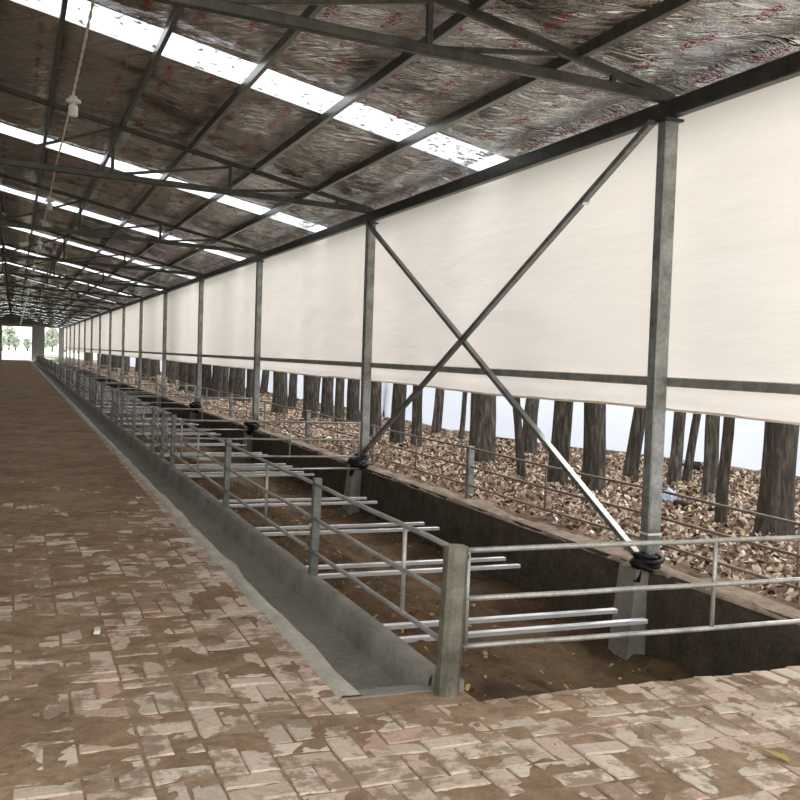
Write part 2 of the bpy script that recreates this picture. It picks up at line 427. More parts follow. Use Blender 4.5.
# wall of the pit on the woodland side, ledge on top, front face under the paving
W = empty('wall_pit', (0,0,0)); tag(W, kind='structure')
strip('face', [(4.47,.03),(4.455,.0),(4.44,-.2),(4.43,-.85)], 'pitwall', W, .03)
strip('face', [(4.47,.03),(4.455,.0),(4.44,-.2),(4.43,-.85)], 'pitwall', W, .02, ys=[YB-.05,YB+.1,YT0])
strip('ledge', [(4.445,.0),(4.46,.02),(4.52,.03),(4.60,.03),(4.70,.015),(4.80,-.03)], 'ledge', W, .045, ys=list(np.arange(-2, 40, .11))+list(np.arange(40,YE,3)))
mb = MB(); mb.box((1.42, YB-.04, -.7), (4.5, YB-.015, -.04)); mb.build('near_face', 'pitwall', W)

# ---------------------------------------------------------------- leaf litter
def leaves(name, xy, z, size, m, tilt=.5):
    n = len(xy); a = rng.uniform(0, 2*PI, n); s = size*rng.uniform(.55, 1.25, n)
    lx = np.stack([np.cos(a), np.sin(a)], 1); ly = np.stack([-lx[:,1], lx[:,0]], 1)
    c = np.asarray(xy); z = np.asarray(z); 
    w = s*rng.uniform(.35,.7,n)
    t1 = rng.uniform(-tilt, tilt, n)*s*.5; t2 = rng.uniform(-tilt, tilt, n)*s*.5; cup = rng.uniform(-.25,.25,n)*s
    P = []
    for u, v, dz in ((-.5,0,-t1),(-.1,-.5,cup-t2),(.5,0,t1),(.1,.5,cup+t2),(-.32,-.36,cup*.6-t2*.7-t1*.5),(.32,.38,cup*.6+t2*.7+t1*.5)):
        q = c + lx*(s*u)[:,None] + ly*(w*v)[:,None]
        P.append(np.column_stack([q, z+dz+.004]))
    P = np.stack(P, 1); P[:,:,2] += np.maximum(0, (z+.002)[:,None].min(1)-P[:,:,2].min(1))[:,None]
    base = np.arange(n)[:,None]*6
    fs = np.concatenate([base+np.array([[0,4,1,2]]), base+np.array([[0,2,5,3]])])
    o = mesh_np(name, P.reshape(-1,3), fs, m); return o
n = 33000; xy = np.column_stack([rng.uniform(4.78, 10.2, n), 3.6+ rng.uniform(0,1,n)**1.2*13])
lf1 = leaves('fallen_leaves', xy, rng.uniform(0,.03,n), .064, 'leaf', .8)
tag(lf1, 'pale dry leaves carpeting the ground under the near trees', 'leaves', kind='stuff')
n = 30000; xy = np.column_stack([rng.uniform(4.8, 9.6, n), 16.6+ rng.uniform(0,1,n)**1.6*60])
lf2 = leaves('fallen_leaves', xy, rng.uniform(0,.02,n), .085, 'leaf', .4)
tag(lf2, 'pale dry leaves carpeting the ground under the far trees', 'leaves', kind='stuff')
n = 1500; xy = np.column_stack([1.99+rng.uniform(0,1,n)**1.3*2.3, rng.uniform(4.1, 22, n)])
lf3 = leaves('scattered_leaves', xy, np.array([pit_z(*p)+.004 for p in xy]), .042, 'leaf_dark', .6)
tag(lf3, 'scattered brown leaves on the soil inside the sunken pens', 'leaves', kind='stuff')
# ---------------------------------------------------------------- columns
def column_proto():
    r = empty('steel_column', (XC, Y0, 0))
    mb = MB(); mb.beam((0,0,.0), (0,0,ZT), .115, .115, ch=.1); mb.build('shaft', 'galv', r)
    mb = MB(); mb.box((-.09,-.09,.03),(.09,.09,.045)); mb.build('base_plate', 'galv', r)
    mb = MB(); mb.box((-.08,-.08,ZT-.03),(.08,.08,ZT-.01)); mb.build('cap_plate', 'dark', r)
    mb = MB(); mb.add([(-.26,-.13,-.72),(.12,-.13,-.72),(.12,.13,-.72),(-.26,.13,-.72),(-.19,-.11,.03),(.12,-.11,.03),(.12,.11,.03),(-.19,.11,.03)],
        [(3,2,1,0),(4,5,6,7),(0,1,5,4),(1,2,6,5),(2,3,7,6),(3,0,4,7)]); mb.build('footing', 'pier', r)
    return r
cols = [column_proto()]
zt_fix = {1: .0}
for k in range(1, NC):
    cols.append(dup(cols[0], (XC, Y0+BAY*k, 0)))
for k, c in enumerate(cols):
    if k == 0: tag(c, 'tall galvanized steel column nearest the camera, right side of picture', 'column')
    elif k == 1: tag(c, 'second galvanized steel column from the camera, where both crossed braces start', 'column')
    elif k < 8: tag(c, ORD[k]+' galvanized steel column from the camera along the white curtain', 'column')
    else: tag(c, 'distant galvanized steel column in the closely spaced far part of the row', 'column')
    c['group'] = 'steel columns along the curtain wall'

# weld collar clip on the nearest column
# girts
girt = None
for k in range(-1, NC-1):
    a, b = Y0+BAY*k, Y0+BAY*(k+1)
    if girt is None:
        mb = MB(); mb.beam((0,.0,0),(0,BAY,0), .05, .07)
        girt = mb.build('horizontal_girt', 'rail', loc=(0,0,0)); o = girt
    else: o = girt.copy(); COL.objects.link(o)
    o.location = (XC+.0805, a, 1.435)
    if k < 8: lab = {-1:'square steel rail across the curtain right of the nearest column',0:'square steel rail crossing behind the X brace at waist height'}.get(k, 'square steel rail between the %s and %s columns from the camera' % (ORD[k], ORD[k+1]))
    else: lab = 'distant square steel rail on the far part of the white curtain'
    tag(o, lab, 'rail', 'horizontal rails across the curtain')
# braces
z0b, z1b = .10, 3.385
ya, yb = Y0+.02, Y0+BAY-.05
mb = MB(); mb.beam((XC-.115, ya, z1b-.02), (XC-.115, yb, z0b), .045, .06, up=(1,0,0))
e1 = mb.build('diagonal_brace', 'brace', loc=(XC-.115, yb, z0b)); tag(e1, 'steel diagonal brace rising right to the top of the nearest column', 'brace', 'crossed braces')
mb = MB(); mb.beam((XC-.115, 0, 0), (XC-.115, .01, .01), .02, .02)
mb = MB(); mb.beam((XC-.06-.02, ya, z0b), (XC-.06-.02, yb, z1b), .045, .06, up=(1,0,0))
e2 = mb.build('diagonal_brace', 'brace', loc=(XC-.08, ya, z0b)); tag(e2, 'steel diagonal brace falling right to the foot of the nearest column', 'brace', 'crossed braces')
e2.location.x = XC-.083; e1.location.x -= .016
# grey clamp band on the brace
f = .14; yy = ya+(yb-ya)*f; zz = z1b-.02+(z0b-z1b+.02)*f
mb = MB(); d = Vector((0, yb-ya, z0b-z1b)).normalized()
mb.beam(Vector((0,0,0))-d*.02, Vector((0,0,0))+d*.02, .058, .074, up=(1,0,0)); mb.build('clamp_band', 'bar', e1).location = Vector((XC-.115,yy,zz))-Vector(e1.location)

# black rope bundles round the column feet
def rope(k, loc, sc, label):
    mb = MB(); random.seed(50+k)
    for i in range(7):
        cx, cy, cz = random.uniform(-.03,.05), random.uniform(-.07,.03), .03+i*.018
        r = random.uniform(.06,.10); ph = random.uniform(0, 6); tl = random.uniform(-.5,.5); tm = random.uniform(-.4,.4)
        pts = [(cx+r*1.1*math.cos(a+ph), cy+r*math.sin(a+ph), cz + r*tl*math.cos(a)+r*tm*math.sin(a)) for a in [j*2*PI/14 for j in range(15)]]
        mb.path(pts, .019, 7)
    for i in range(5):
        x, y = random.uniform(-.09,.06), random.uniform(-.09,.0)
        mb.path([(x,y,.08),(x+random.uniform(-.03,.03),y-.02,.02),(x+random.uniform(-.05,.05),y-.03,-.07)], .016, 7)
    mb.path([(-.13,-.06,.115),(-.06,-.09,.085),(.02,-.1,.075),(.08,-.07,.10)], [.012,.03,.034,.015], 8)
    o = mb.build('rope_bundle', 'black', None, True); o.location = loc; o.scale = (sc,)*3
    tag(o, label, 'rope', 'black rope bundles at the column feet')
rope(0, (XC-.09, Y0-.04, .0), .92, 'bundle of black rope around the foot of the nearest column')
rope(1, (XC-.10, Y0+BAY-.04, .0), 1.15, 'bundle of black rope around the foot of the second column from the camera')
rope(2, (XC-.10, Y0+2*BAY-.04, .0), 1.2, 'bundle of black rope around the foot of the third column from the camera')
rope(3, (XC-.10, Y0+3*BAY-.04, .0), 1.2, 'bundle of black rope around the foot of the fourth column from the camera')
random.seed(11)

# ---------------------------------------------------------------- feed fence
RZ = (.672, .44, .212)
fposts = [GY-.02, 6.37, 9.36]
for k in range(1, NC-1):
    b = Y0+BAY*k
    fposts += [b+.05, b+1.0, b+1.95, b+4.6] if k > 1 else [b+.05, b+1.0, b+1.95, b+4.6]
fposts = [y for y in fposts if y < YE-4]
pp = empty('fence_post', (XF, fposts[1], 0))
mb = MB(); mb.beam((0,0,-.1),(0,0,.715), .056, .056, ch=.1); mb.build('shaft', 'post', pp)
mb = MB(); mb.tube((.0,.052,.15),(.0,.052,.66), .014); mb.build('hinge_rod', 'rail', pp)
mb = MB(); mb.beam((-.045,0,RZ[1]-.045),(.045,0,RZ[1]-.045), .02, .02); mb.build('bracket', 'rail', pp)
for i, y in enumerate(fposts):
    if i == 0: continue
    o = pp if i == 1 else dup(pp, (XF+random.uniform(-.008,.008), y, random.uniform(-.01,.01)))
    o.rotation_euler.x = random.uniform(-.012,.012); o.rotation_euler.y = .02
    if i <= 9: lab = ORD[i]+' galvanized fence post from the camera on the trough curb'
    else: lab = 'distant galvanized fence post in the crowded far stretch of the trough fence'
    tag(o, lab, 'fence post', 'fence posts on the trough curb')
# corner post, heavier
cp = empty('corner_post', (XF-.02, GY-.03, -.015)); cp.rotation_euler.y = .035; tag(cp, 'thick square corner post where the trough fence meets the front gate', 'fence post')
mb = MB(); mb.beam((0,0,-.03),(0,0,.705), .10, .10, ch=.22); mb.build('shaft', 'corner', cp)
mb = MB(); mb.lathe((0,0,-.01), [(.068,0),(.066,.012),(.06,.02)], 14); mb.build('mortar_foot', 'pier', cp)
mb = MB(); mb.box((.05,.01,.64),(.075,.03,.66)); mb.box((.05,.01,.19),(.08,.03,.215)); mb.build('hinge', 'dark', cp)
# panels
def panel(name, y0, y1, ups):
    r = empty(name, (XF, y0, 0))
    for z in RZ:
        mb = MB(); n = 8
        mb.path([(random.uniform(-.003,.003), (y1-y0)*j/n, z+random.uniform(-.004,.004)) for j in range(n+1)], .0135, 9); mb.build('rail', 'rail', r, True)
    for u in ups:
        mb = MB(); mb.tube((0,u,RZ[2]-.0),(0,u,RZ[0]), .012); mb.build('upright', 'rail', r, True)
    return r
cache = {}
for i in range(len(fposts)-1):
    a, b = fposts[i]+ (.05 if i == 0 else .066), fposts[i+1]-.031; Ln = round(b-a, 2)
    if Ln in cache: o = dup(cache[Ln], (XF, a, 0))
    else:
        o = panel('rail_fence', a, b, [Ln*.26 if i == 0 else Ln*.45] if Ln > 1.5 else [Ln/2]); cache[Ln] = o
    if i == 0: lab = 'nearest three-rail steel fence panel on the curb, joining the corner post'
    elif i < 9: lab = ORD[i]+' three-rail steel fence panel from the camera along the feed trough'
    else: lab = 'distant three-rail steel fence panel in the crowded far stretch of the trough fence'
    tag(o, lab, 'fence', 'three-rail panels along the trough')

# front gate and dividers
def gate(name, x1, low):
    r = empty(name, (XF+.07, GY, 0)); x1 -= XF+.07
    for j, z in enumerate(RZ):
        mb = MB(); n = 8
        mb.path([(x1*j2/n, 0, z-.02*(j2/n)-.01+random.uniform(-.003,.003)) for j2 in range(n+1)], .0135, 9); mb.build('rail', 'rail', r, True)
    for u in (.012, 1.44, x1-.01):
        mb = MB(); mb.tube((u,0,RZ[2]-.03),(u,0,RZ[0]-.005), .012); mb.build('upright', 'rail', r, True)
    if low:
        mb = MB(); mb.tube((0,0,.02),(x1,0,.02), .013); mb.build('bottom_bar', 'rail', r, True)
    return r
fg = gate('pen_gate', 4.44, False); tag(fg, 'three-rail steel gate closing the near end of the sunken pens', 'gate')
g1 = gate('divider_gate', 4.40, True)
for k in range(1, NC):
    o = g1 if k == 1 else dup(g1, (0,0,0))
    o.location = (XF+.07, Y0+BAY*k-.16, 0)
    lab = 'steel divider gate crossing the pens at the %s column from the camera' % ORD[k] if k < 7 else 'distant steel divider gate crossing the pens near the far end'
    tag(o, lab, 'gate', 'divider gates across the pens')

# floor bars in pairs
bar = None; i = 0
ys = [5.42, 7.12, 8.86, 10.60]
for k in range(1, NC-1): ys += [Y0+BAY*k-.02+q for q in (.35, 1.35, 2.95, 4.65)]
ys = sorted(ys); 
for i, y in enumerate(ys):
    for s in (0, 1):
        if bar is None:
            mb = MB(); mb.beam((1.99-2,0,0),(3.84-2,0,0), .05, .028, ch=.08); bar = mb.build('floor_bar', 'bar'); o = bar
        else: o = bar.copy(); COL.objects.link(o)
        o.location = (2+(-.02 if s else .0)+random.uniform(-.02,.03), y+(.15 if s else -.15), -.105+random.uniform(-.004,.004))
        o.rotation_euler.z = random.uniform(-.012,.012)
        w = 'far' if s else 'near'
        lab = '%s bar of the %s pair of bright square steel bars across the pens' % (w, ORD[i]) if i < 9 else 'distant bright square steel bar laid across the pens'
        tag(o, lab, 'steel bar', 'paired square bars across the pens')

# ---------------------------------------------------------------- outer fence
XO = 4.80
OZ = (.56, .35, .14)
op = None; pl = []
for k in range(-1, NC-1):
    b = Y0+BAY*k; pl += [b+.38, b+3.78]
pl = [y for y in pl if y > 1]
for i, y in enumerate(pl):
    if op is None:
        op = empty('outer_fence_post', (XO, y, 0)); mb = MB(); mb.beam((0,0,-.2),(0,0,.58), .065, .065); mb.build('shaft', 'galv', op)
        mb = MB(); mb.tube((.0,.055,.1),(.0,.055,.55), .012); mb.build('hinge_rod', 'outer', op); o = op
    else: o = dup(op, (XO, y, 0))
    near = i-1
    lab = 'outer fence post standing right of the nearest column outside the curtain line' if i == 0 else ('%s outer fence post from the camera at the edge of the leaves' % ORD[i] if i < 8 else 'distant outer fence post at the edge of the leaves')
    tag(o, lab, 'fence post', 'outer fence posts')
    o.scale = (1.15,1.15,1) if i % 2 == 0 else (.5,.5,1)
oc = {}
for i in range(len(pl)-1):
    a, b = pl[i]+.03, pl[i+1]-.03; Ln = round(b-a, 2)
    if Ln in oc: o = dup(oc[Ln], (XO, a, 0))
    else:
        o = empty('pole_fence', (XO, a, 0)); oc[Ln] = o
        for z in OZ:
            mb = MB(); mb.path([(0, Ln*j/8, z-.012*math.sin(PI*j/8)) for j in range(9)], .012, 8); mb.build('rail', 'outer', o, True)
        mb = MB(); mb.tube((0,Ln*.5,OZ[2]-.01),(0,Ln*.5,OZ[0]-.01), .010); mb.build('upright', 'outer', o, True)
    lab = '%s thin three-rail outer fence panel from the camera, in front of the trees' % ORD[i] if i < 8 else 'distant thin three-rail outer fence panel in front of the trees'
    tag(o, lab, 'fence', 'outer fence panels')

# ---------------------------------------------------------------- curtain (tarp)
XT = XC+.135
ysl = np.concatenate([np.arange(YS, 30, .16), np.arange(30, YE, 1.0)])
zl = np.concatenate([np.arange(1.215, 1.5, .035), np.arange(1.5, 3.5, .09)])
def tz(y, z):
    b = .5-.5*math.cos(2*PI*(y-Y0)/BAY)
    x = XT + .02*b + .018*fbm(y, z*2.2, .55, 4) + .004*fbm(y*.5, z*5, 2.2, 3)
    if z < 1.33: x += .012+.008*fbm(y, 0, .9, 2)
    return x
co = np.array([(tz(y,z), y, z+(-.02*(.5-.5*math.cos(2*PI*(y-Y0)/BAY))+.012*fbm(y,0,.5,3) if z < 1.3 else 0)) for z in zl for y in ysl])
nx = len(ysl); i = np.arange((nx-1)*(len(zl)-1)); a = (i//(nx-1))*nx+i % (nx-1)
tp_ = mesh_np('side_curtain', co, np.stack([a,a+1,a+nx+1,a+nx],1), 'tarp', None, True)
tag(tp_, 'long cream fabric side curtain hanging behind the columns from the eave', 'curtain')
mb = MB(); mb.path([(XT+.02, y, 1.222+.012*fbm(y,0,.5,3)-.02*(.5-.5*math.cos(2*PI*(y-Y0)/BAY))) for y in ysl], .012, 6); mb.build('hem', 'tarp', tp_, True)

# ---------------------------------------------------------------- roof
eave = MB(); eave.beam((XC, YS, 3.465), (XC, YE, 3.465), .09, .13)
tag(eave.build('eave_beam', 'dark', loc=(XC,YS,3.475)), 'dark steel eave beam resting along the tops of the columns', 'beam')
px = [3.73, 2.89, 2.05, 1.2, .35]
allp = px + [2*RIDGE-x for x in px]
def rz(x): return 3.55 + .224*(4.52-x) if x >= RIDGE else 3.55+.224*(4.52-(2*RIDGE-x))
pr = None
for i, x in enumerate(sorted(allp, reverse=True)):
    if pr is None:
        mb = MB(); mb.chan((0,YS,0),(0,YE,0), .045, .085); pr = mb.build('roof_purlin', 'purlin'); o = pr
    else: o = pr.copy(); COL.objects.link(o)
    o.location = (x, 0, rz(x)+.045)
    lab = '%s dark roof purlin counting inward from the white curtain' % ORD[i] if i < 5 else 'dark roof purlin on the far slope beyond the ridge, left of the picture'
    tag(o, lab, 'purlin', 'roof purlins')
mb = MB(); mb.beam((RIDGE, YS, rz(RIDGE)+.03), (RIDGE, YE, rz(RIDGE)+.03), .08, .1)
tag(mb.build('ridge_beam', 'dark', loc=(RIDGE,YS,rz(RIDGE))), 'dark steel beam along the ridge at the left edge of the picture', 'beam')

# trusses
def chord_z(x): return 3.545+.042*(4.52-x) if x >= RIDGE else 3.545+.042*(4.52-(2*RIDGE-x))
XL = 2*RIDGE-XC
tr = empty('roof_truss', (0, Y0, 0))
mb = MB(); mb.beam((XC+.03,0,chord_z(XC)-.0),(RIDGE,0,chord_z(RIDGE)), .06, .075); mb.beam((RIDGE,0,chord_z(RIDGE)),(XL,0,chord_z(XC)), .06, .075); mb.build('bottom_chord', 'dark', tr)
for s in (0, 1):
    fx = (lambda x: 2*RIDGE-x) if s else (lambda x: x)
    mb = MB(); mb.beam((fx(XC),0,rz(XC)+.01),(RIDGE,0,rz(RIDGE)+.0), .055, .06); mb.build('top_chord', 'dark', tr)
    for x in (4.02, 2.56, 1.09):
        mb = MB(); mb.beam((fx(x),0,chord_z(x)),(fx(x),0,rz(x)-.02), .04, .045, up=(0,1,0)); mb.build('vertical_web', 'dark', tr)
    for x, x2 in ((2.56, 1.09), (1.09, RIDGE+.03)):
        mb = MB(); mb.beam((fx(x),.0,rz(x)-.04),(fx(x2+.05),.0,chord_z(x2)+.03), .035, .035); mb.build('diagonal_web', 'dark', tr)
    mb = MB(); mb.beam((fx(2.62),0,chord_z(2.6)+.02),(fx(3.55),0,rz(3.55)-.03), .035, .035); mb.build('diagonal_web', 'dark', tr)
mb = MB(); mb.beam((RIDGE,0,chord_z(RIDGE)),(RIDGE,0,rz(RIDGE)), .045, .045, up=(0,1,0)); mb.build('vertical_web', 'dark', tr)
for k in range(0, NC):
    o = tr if k == 0 else dup(tr, (0, Y0+BAY*k, 0))
    lab = 'dark steel roof truss nearest the camera, ending on the nearest column' if k == 0 else ('dark steel roof truss over the %s column from the camera' % ORD[k] if k < 7 else 'distant dark steel roof truss in the dense far rows')
    tag(o, lab, 'truss', 'roof trusses')
# small-stub truss near the end not seen before the first column
# ceiling foil in panels between the skylight strips
SKW = .74
sky_c = [9.08 + (BAY*.962 if 0 else 6.30)*0 + q for q in []]
sky_c = [2.95, 9.42, 15.70] + [21.75+BAY*.985*j for j in range(0, 14)]
sky_c = [y for y in sky_c if y < YE-1]
edges = [YS-.3]
for y in sky_c: edges += [y-SKW/2, y+SKW/2]
edges += [YE+.3]
ceil = tag(empty('ceiling', (0,0,0)), kind='structure')
prf = [XC+.25, XC-.02] + px + [RIDGE] + [2*RIDGE-x for x in reversed(px)] + [XL-.3]
xs = []
for a, b in zip(prf, prf[1:]):
    for j in range(12): xs.append(a+(b-a)*j/12)
xs.append(prf[-1]); xs = xs[::-1]
def edge_d(y): return min(abs(y-e) for e in edges)
def sagz(x, y):
    for a, b in zip(prf, prf[1:]):
        if b <= x <= a:
            f = (x-b)/(a-b); break
    s = 4*f*(1-f)
    ca, sa = math.cos(math.radians(56)), math.sin(math.radians(56)); q1 = x*ca-y*sa; q2 = x*sa+y*ca
    fine = .004*noise.ridged_multi_fractal(Vector((q1*.55, q2*6.5, 0)), 1.0, 2.1, 2, 1.0, 2.0)+.004*noise.noise(Vector((x*1.2, y*5.0, 3.3))) if y < 24 else 0
    return fine*min(1,edge_d(y)/.2)*(.35+s) + rz(x)+.105 - .036*s*min(1,max(.15,edge_d(y)/.35))*(1+.5*fbm(x, y, 1.3, 3)) - .006*s*noise.noise(Vector((x*1.5, y*9, 0)))
for i in range(0, len(edges), 2):
    a, b = edges[i], edges[i+1]; st = .035 if a < 22 else (.2 if a < 45 else 1.0)
    co, fa = grid(np.array(xs), np.linspace(a, b, max(3, int((b-a)/st))), sagz)
    mesh_np('foil_insulation', co, fa, 'foil', ceil, True)
    mb = MB()
    for q in ((RIDGE, XC+.4), (XL-.4, RIDGE)):
        mb.add([(q[0],a,rz(q[0])+.13),(q[1],a,rz(q[1])+.13),(q[1],b,rz(q[1])+.13),(q[0],b,rz(q[0])+.13)], [(0,1,2,3)])
    mb.build('roof_sheet', 'sheet_metal', ceil)
for i, y in enumerate(sky_c):
    mb = MB()
    for q in ((RIDGE, XC+.4), (XL-.4, RIDGE)):
        n = 12
        for j in range(n):
            ya_, yb_ = y-SKW/2-.02+(SKW+.04)*j/n, y-SKW/2-.02+(SKW+.04)*(j+1)/n
            za, zb = .108+.003*(j % 2), .108+.003*((j+1) % 2)
            mb.add([(q[0],ya_,rz(q[0])+za),(q[1],ya_,rz(q[1])+za),(q[1],yb_,rz(q[1])+zb),(q[0],yb_,rz(q[0])+zb)], [(0,1,2,3)])
    tag(mb.build('window_%d' % (i+1), 'sky_panel'), kind='structure')
    if 1 <= i <= 4:
        n = 330; x = RIDGE+.2+ (1-rng.uniform(0,1,n)**2.1)*(XC-RIDGE-.2); yy = rng.uniform(y-SKW/2+.02, y+SKW/2-.02, n)
        o = leaves('roof_leaves', np.column_stack([x, yy]), np.array([rz(q)+.115 for q in x]), .085, 'leaf_dark', .05)
        tag(o, 'dark fallen leaves lying on top of the %s skylight strip from the camera' % ORD[i-1], 'leaves', kind='stuff')

# ---------------------------------------------------------------- cable and lamp sockets
XW = .43
cy = [YS+.1] + [Y0+BAY*k for k in range(NC)] 
def czf(y): 
    f = ((y-Y0)/BAY) % 1
    return chord_z(XW)+.055 - .05*4*f*(1-f)
cab = MB()
ysw = np.concatenate([np.arange(YS+.2, 25, .08), np.arange(25, YE-.3, .4)])
for s in (0, PI):
    cab.path([(XW+.006*math.cos(y*14+s), y, czf(y)+.006*math.sin(y*14+s)) for y in ysw], .0065, 5)
tag(cab.build('lighting_cable', 'cable', None, True, loc=(XW,YS,3.7)), 'thin twisted pale cable strung under the roof from truss to truss', 'cable')
def socket():
    r = empty('lamp_socket', (XW, 8.9, 0))
    mb = MB(); mb.lathe((0,0,-.02), [(.012,.0),(.03,-.004),(.034,-.02),(.062,-.03),(.064,-.045),(.05,-.05),(.02,-.052)], 18); mb.build('cap', 'white_plastic', r, True)
    mb = MB(); mb.lathe((0,0,-.07), [(.014,.01),(.018,-.01),(.036,-.018),(.04,-.03),(.04,-.085),(.032,-.092),(.012,-.094)], 18); mb.build('holder', 'white_plastic', r, True)
    mb = MB(); mb.tube((0,0,0),(0,0,-.07), .006); mb.build('stem', 'cable', r, True)
    return r
ls = socket(); yk = [8.95, 15.2, 21.6]+[28.2+BAY*j for j in range(12)]
for i, y in enumerate(yk):
    if y > YE-2: break
    o = ls if i == 0 else dup(ls, (0,0,0)); o.location = (XW, y, czf(y)); o.scale = (1.0,1.0,1.25)
    lab = 'white lamp socket on the cable, %s from the camera' % ORD[i] if i < 7 else 'tiny distant white lamp socket on the roof cable'
    tag(o, lab, 'lamp socket', 'lamp sockets on the cable')

# ---------------------------------------------------------------- end wall, unseen left wall
def wallbox(name, boxes, m='blockwall'):
    mb = MB()
    for b in boxes: mb.box(*b)
    return tag(mb.build(name, m), kind='structure')
mb = MB(); ZD = 3.52
mb.box((XL,YE,-.3),(-1.33,YE+.25,ZD)); mb.box((1.6,YE,-.3),(2.88,YE+.25,ZD)); mb.box((4.3,YE,-.3),(XC+.3,YE+.25,ZD))
mb.add([(XL,YE,ZD),(XC+.3,YE,ZD),(RIDGE,YE,rz(RIDGE)+.1),(XL,YE+.25,ZD),(XC+.3,YE+.25,ZD),(RIDGE,YE+.25,rz(RIDGE)+.1)], [(0,1,2),(3,5,4),(0,3,4,1),(1,4,5,2),(2,5,3,0)])
tag(mb.build('wall_far', 'blockwall'), kind='structure')
wallbox('wall_left_unseen', [((XL-.25,YS,-.1),(XL,YE,3.5))])  # out of view, added as a solid side to darken the foil reflections

# far trees beyond the door, made hazy by their pale leaf colour
random.seed(5)
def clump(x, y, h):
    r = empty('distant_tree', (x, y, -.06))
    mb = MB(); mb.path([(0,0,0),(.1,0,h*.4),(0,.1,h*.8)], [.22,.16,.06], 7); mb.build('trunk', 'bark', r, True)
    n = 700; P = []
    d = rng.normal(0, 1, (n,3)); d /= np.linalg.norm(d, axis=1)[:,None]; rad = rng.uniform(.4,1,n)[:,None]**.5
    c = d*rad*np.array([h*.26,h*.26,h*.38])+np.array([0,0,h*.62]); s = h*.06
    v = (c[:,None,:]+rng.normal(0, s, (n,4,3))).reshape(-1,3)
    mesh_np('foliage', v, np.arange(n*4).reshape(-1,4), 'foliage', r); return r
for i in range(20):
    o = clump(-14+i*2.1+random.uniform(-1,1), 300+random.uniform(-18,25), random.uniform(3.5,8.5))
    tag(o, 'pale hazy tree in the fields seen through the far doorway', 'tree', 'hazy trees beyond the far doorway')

# ---------------------------------------------------------------- white sheet fence beyond the trees
pts = [(10.3,-6),(10.35,11.5),(10.0,13.5),(9.35,15),(8.9,17.5),(8.7,20),(8.9,25),(9.2,40),(9.2,YE)]
co = []; path = []
for (xa,ya_),(xb,yb_) in zip(pts, pts[1:]):
    n = max(2, int((yb_-ya_)/.3))
    for j in range(n): path.append((xa+(xb-xa)*j/n, ya_+(yb_-ya_)*j/n))
path.append(pts[-1]); zs = np.linspace(-.05, 2.1, 16)
co = np.array([(x+.05*fbm(y, z*1.4, .8, 4)+.02*fbm(y, z, 3, 3), y, z) for z in zs for x, y in path])
nx = len(path); i = np.arange((nx-1)*(len(zs)-1)); a = (i//(nx-1))*nx+i % (nx-1)
tag(mesh_np('plastic_sheet_fence', co, np.stack([a,a+1,a+nx+1,a+nx],1), 'screen', None, True), 'bluish white plastic sheet stretched behind the tree trunks', 'fence')
# low soil ridge at its foot
mb = MB(); mb.path([(x-.06, y, -.03+.04*fbm(y,0,.8,3)) for x, y in path], .10, 7); mb.build('soil_bank', 'duff', None, True)
bpy.data.objects['soil_bank']['kind'] = 'structure'

# ---------------------------------------------------------------- trees
Fc, YAW, PIT, ROL, H = 980, .375, .043, -.033, 1.55
fw = Vector((math.sin(YAW)*math.cos(PIT), math.cos(YAW)*math.cos(PIT), -math.sin(PIT)))
rt0 = Vector((math.cos(YAW), -math.sin(YAW), 0)); up0 = rt0.cross(fw)
rt = rt0*math.cos(ROL)-up0*math.sin(ROL); up = up0*math.cos(ROL)+rt0*math.sin(ROL)

def tree(x, y, r, lean, label, group='tree trunks behind the barn', ht=6.2):
    """lean = sideways shift (dx, dy) per metre of height"""
    e = empty('tree', (x, y, -.03)); n = 22; mb = MB(); sd = random.uniform(0, 90); nk = 14
    vs = []; fs = []
    for j in range(n):
        z = ht*(j/(n-1))**1.5; rr = r*(1.0+.35*math.exp(-z*6)*.6)*(1-.06*z)
        cx = lean[0]*z+.03*fbm(z, sd, .7, 2); cy_ = lean[1]*z+.03*fbm(z, sd+5, .7, 2)
        for k in range(nk):
            a = 2*PI*k/nk; q = rr*(1+.10*noise.noise(Vector((math.cos(a)*1.5, math.sin(a)*1.5, z*1.1+sd)))+.04*noise.noise(Vector((math.cos(a)*5, math.sin(a)*5, z*3+sd))))
            vs.append((cx+q*math.cos(a), cy_+q*math.sin(a), z))
    for j in range(n-1):
        for k in range(nk): fs.append((j*nk+k, j*nk+(k+1) % nk, (j+1)*nk+(k+1) % nk, (j+1)*nk+k))
    fs.append(tuple(range((n-1)*nk, n*nk)))
    mb.add(vs, fs); mb.build('trunk', 'bark', e, True)
    mb = MB()
    for j in range(6):
        z = random.uniform(3.6, ht-.4); a = random.uniform(0, 6.28); l = random.uniform(.5, 1.0)
        p = Vector((lean[0]*z, lean[1]*z, z)); d = Vector((math.cos(a)*.7, math.sin(a)*.7, .8))
        mb.path([p, p+d*l*.5, p+d*l+Vector((0,0,.3))], [r*.35, r*.2, r*.05], 6)
    mb.build('branches', 'bark', e, True)
    tag(e, label, 'tree', group)
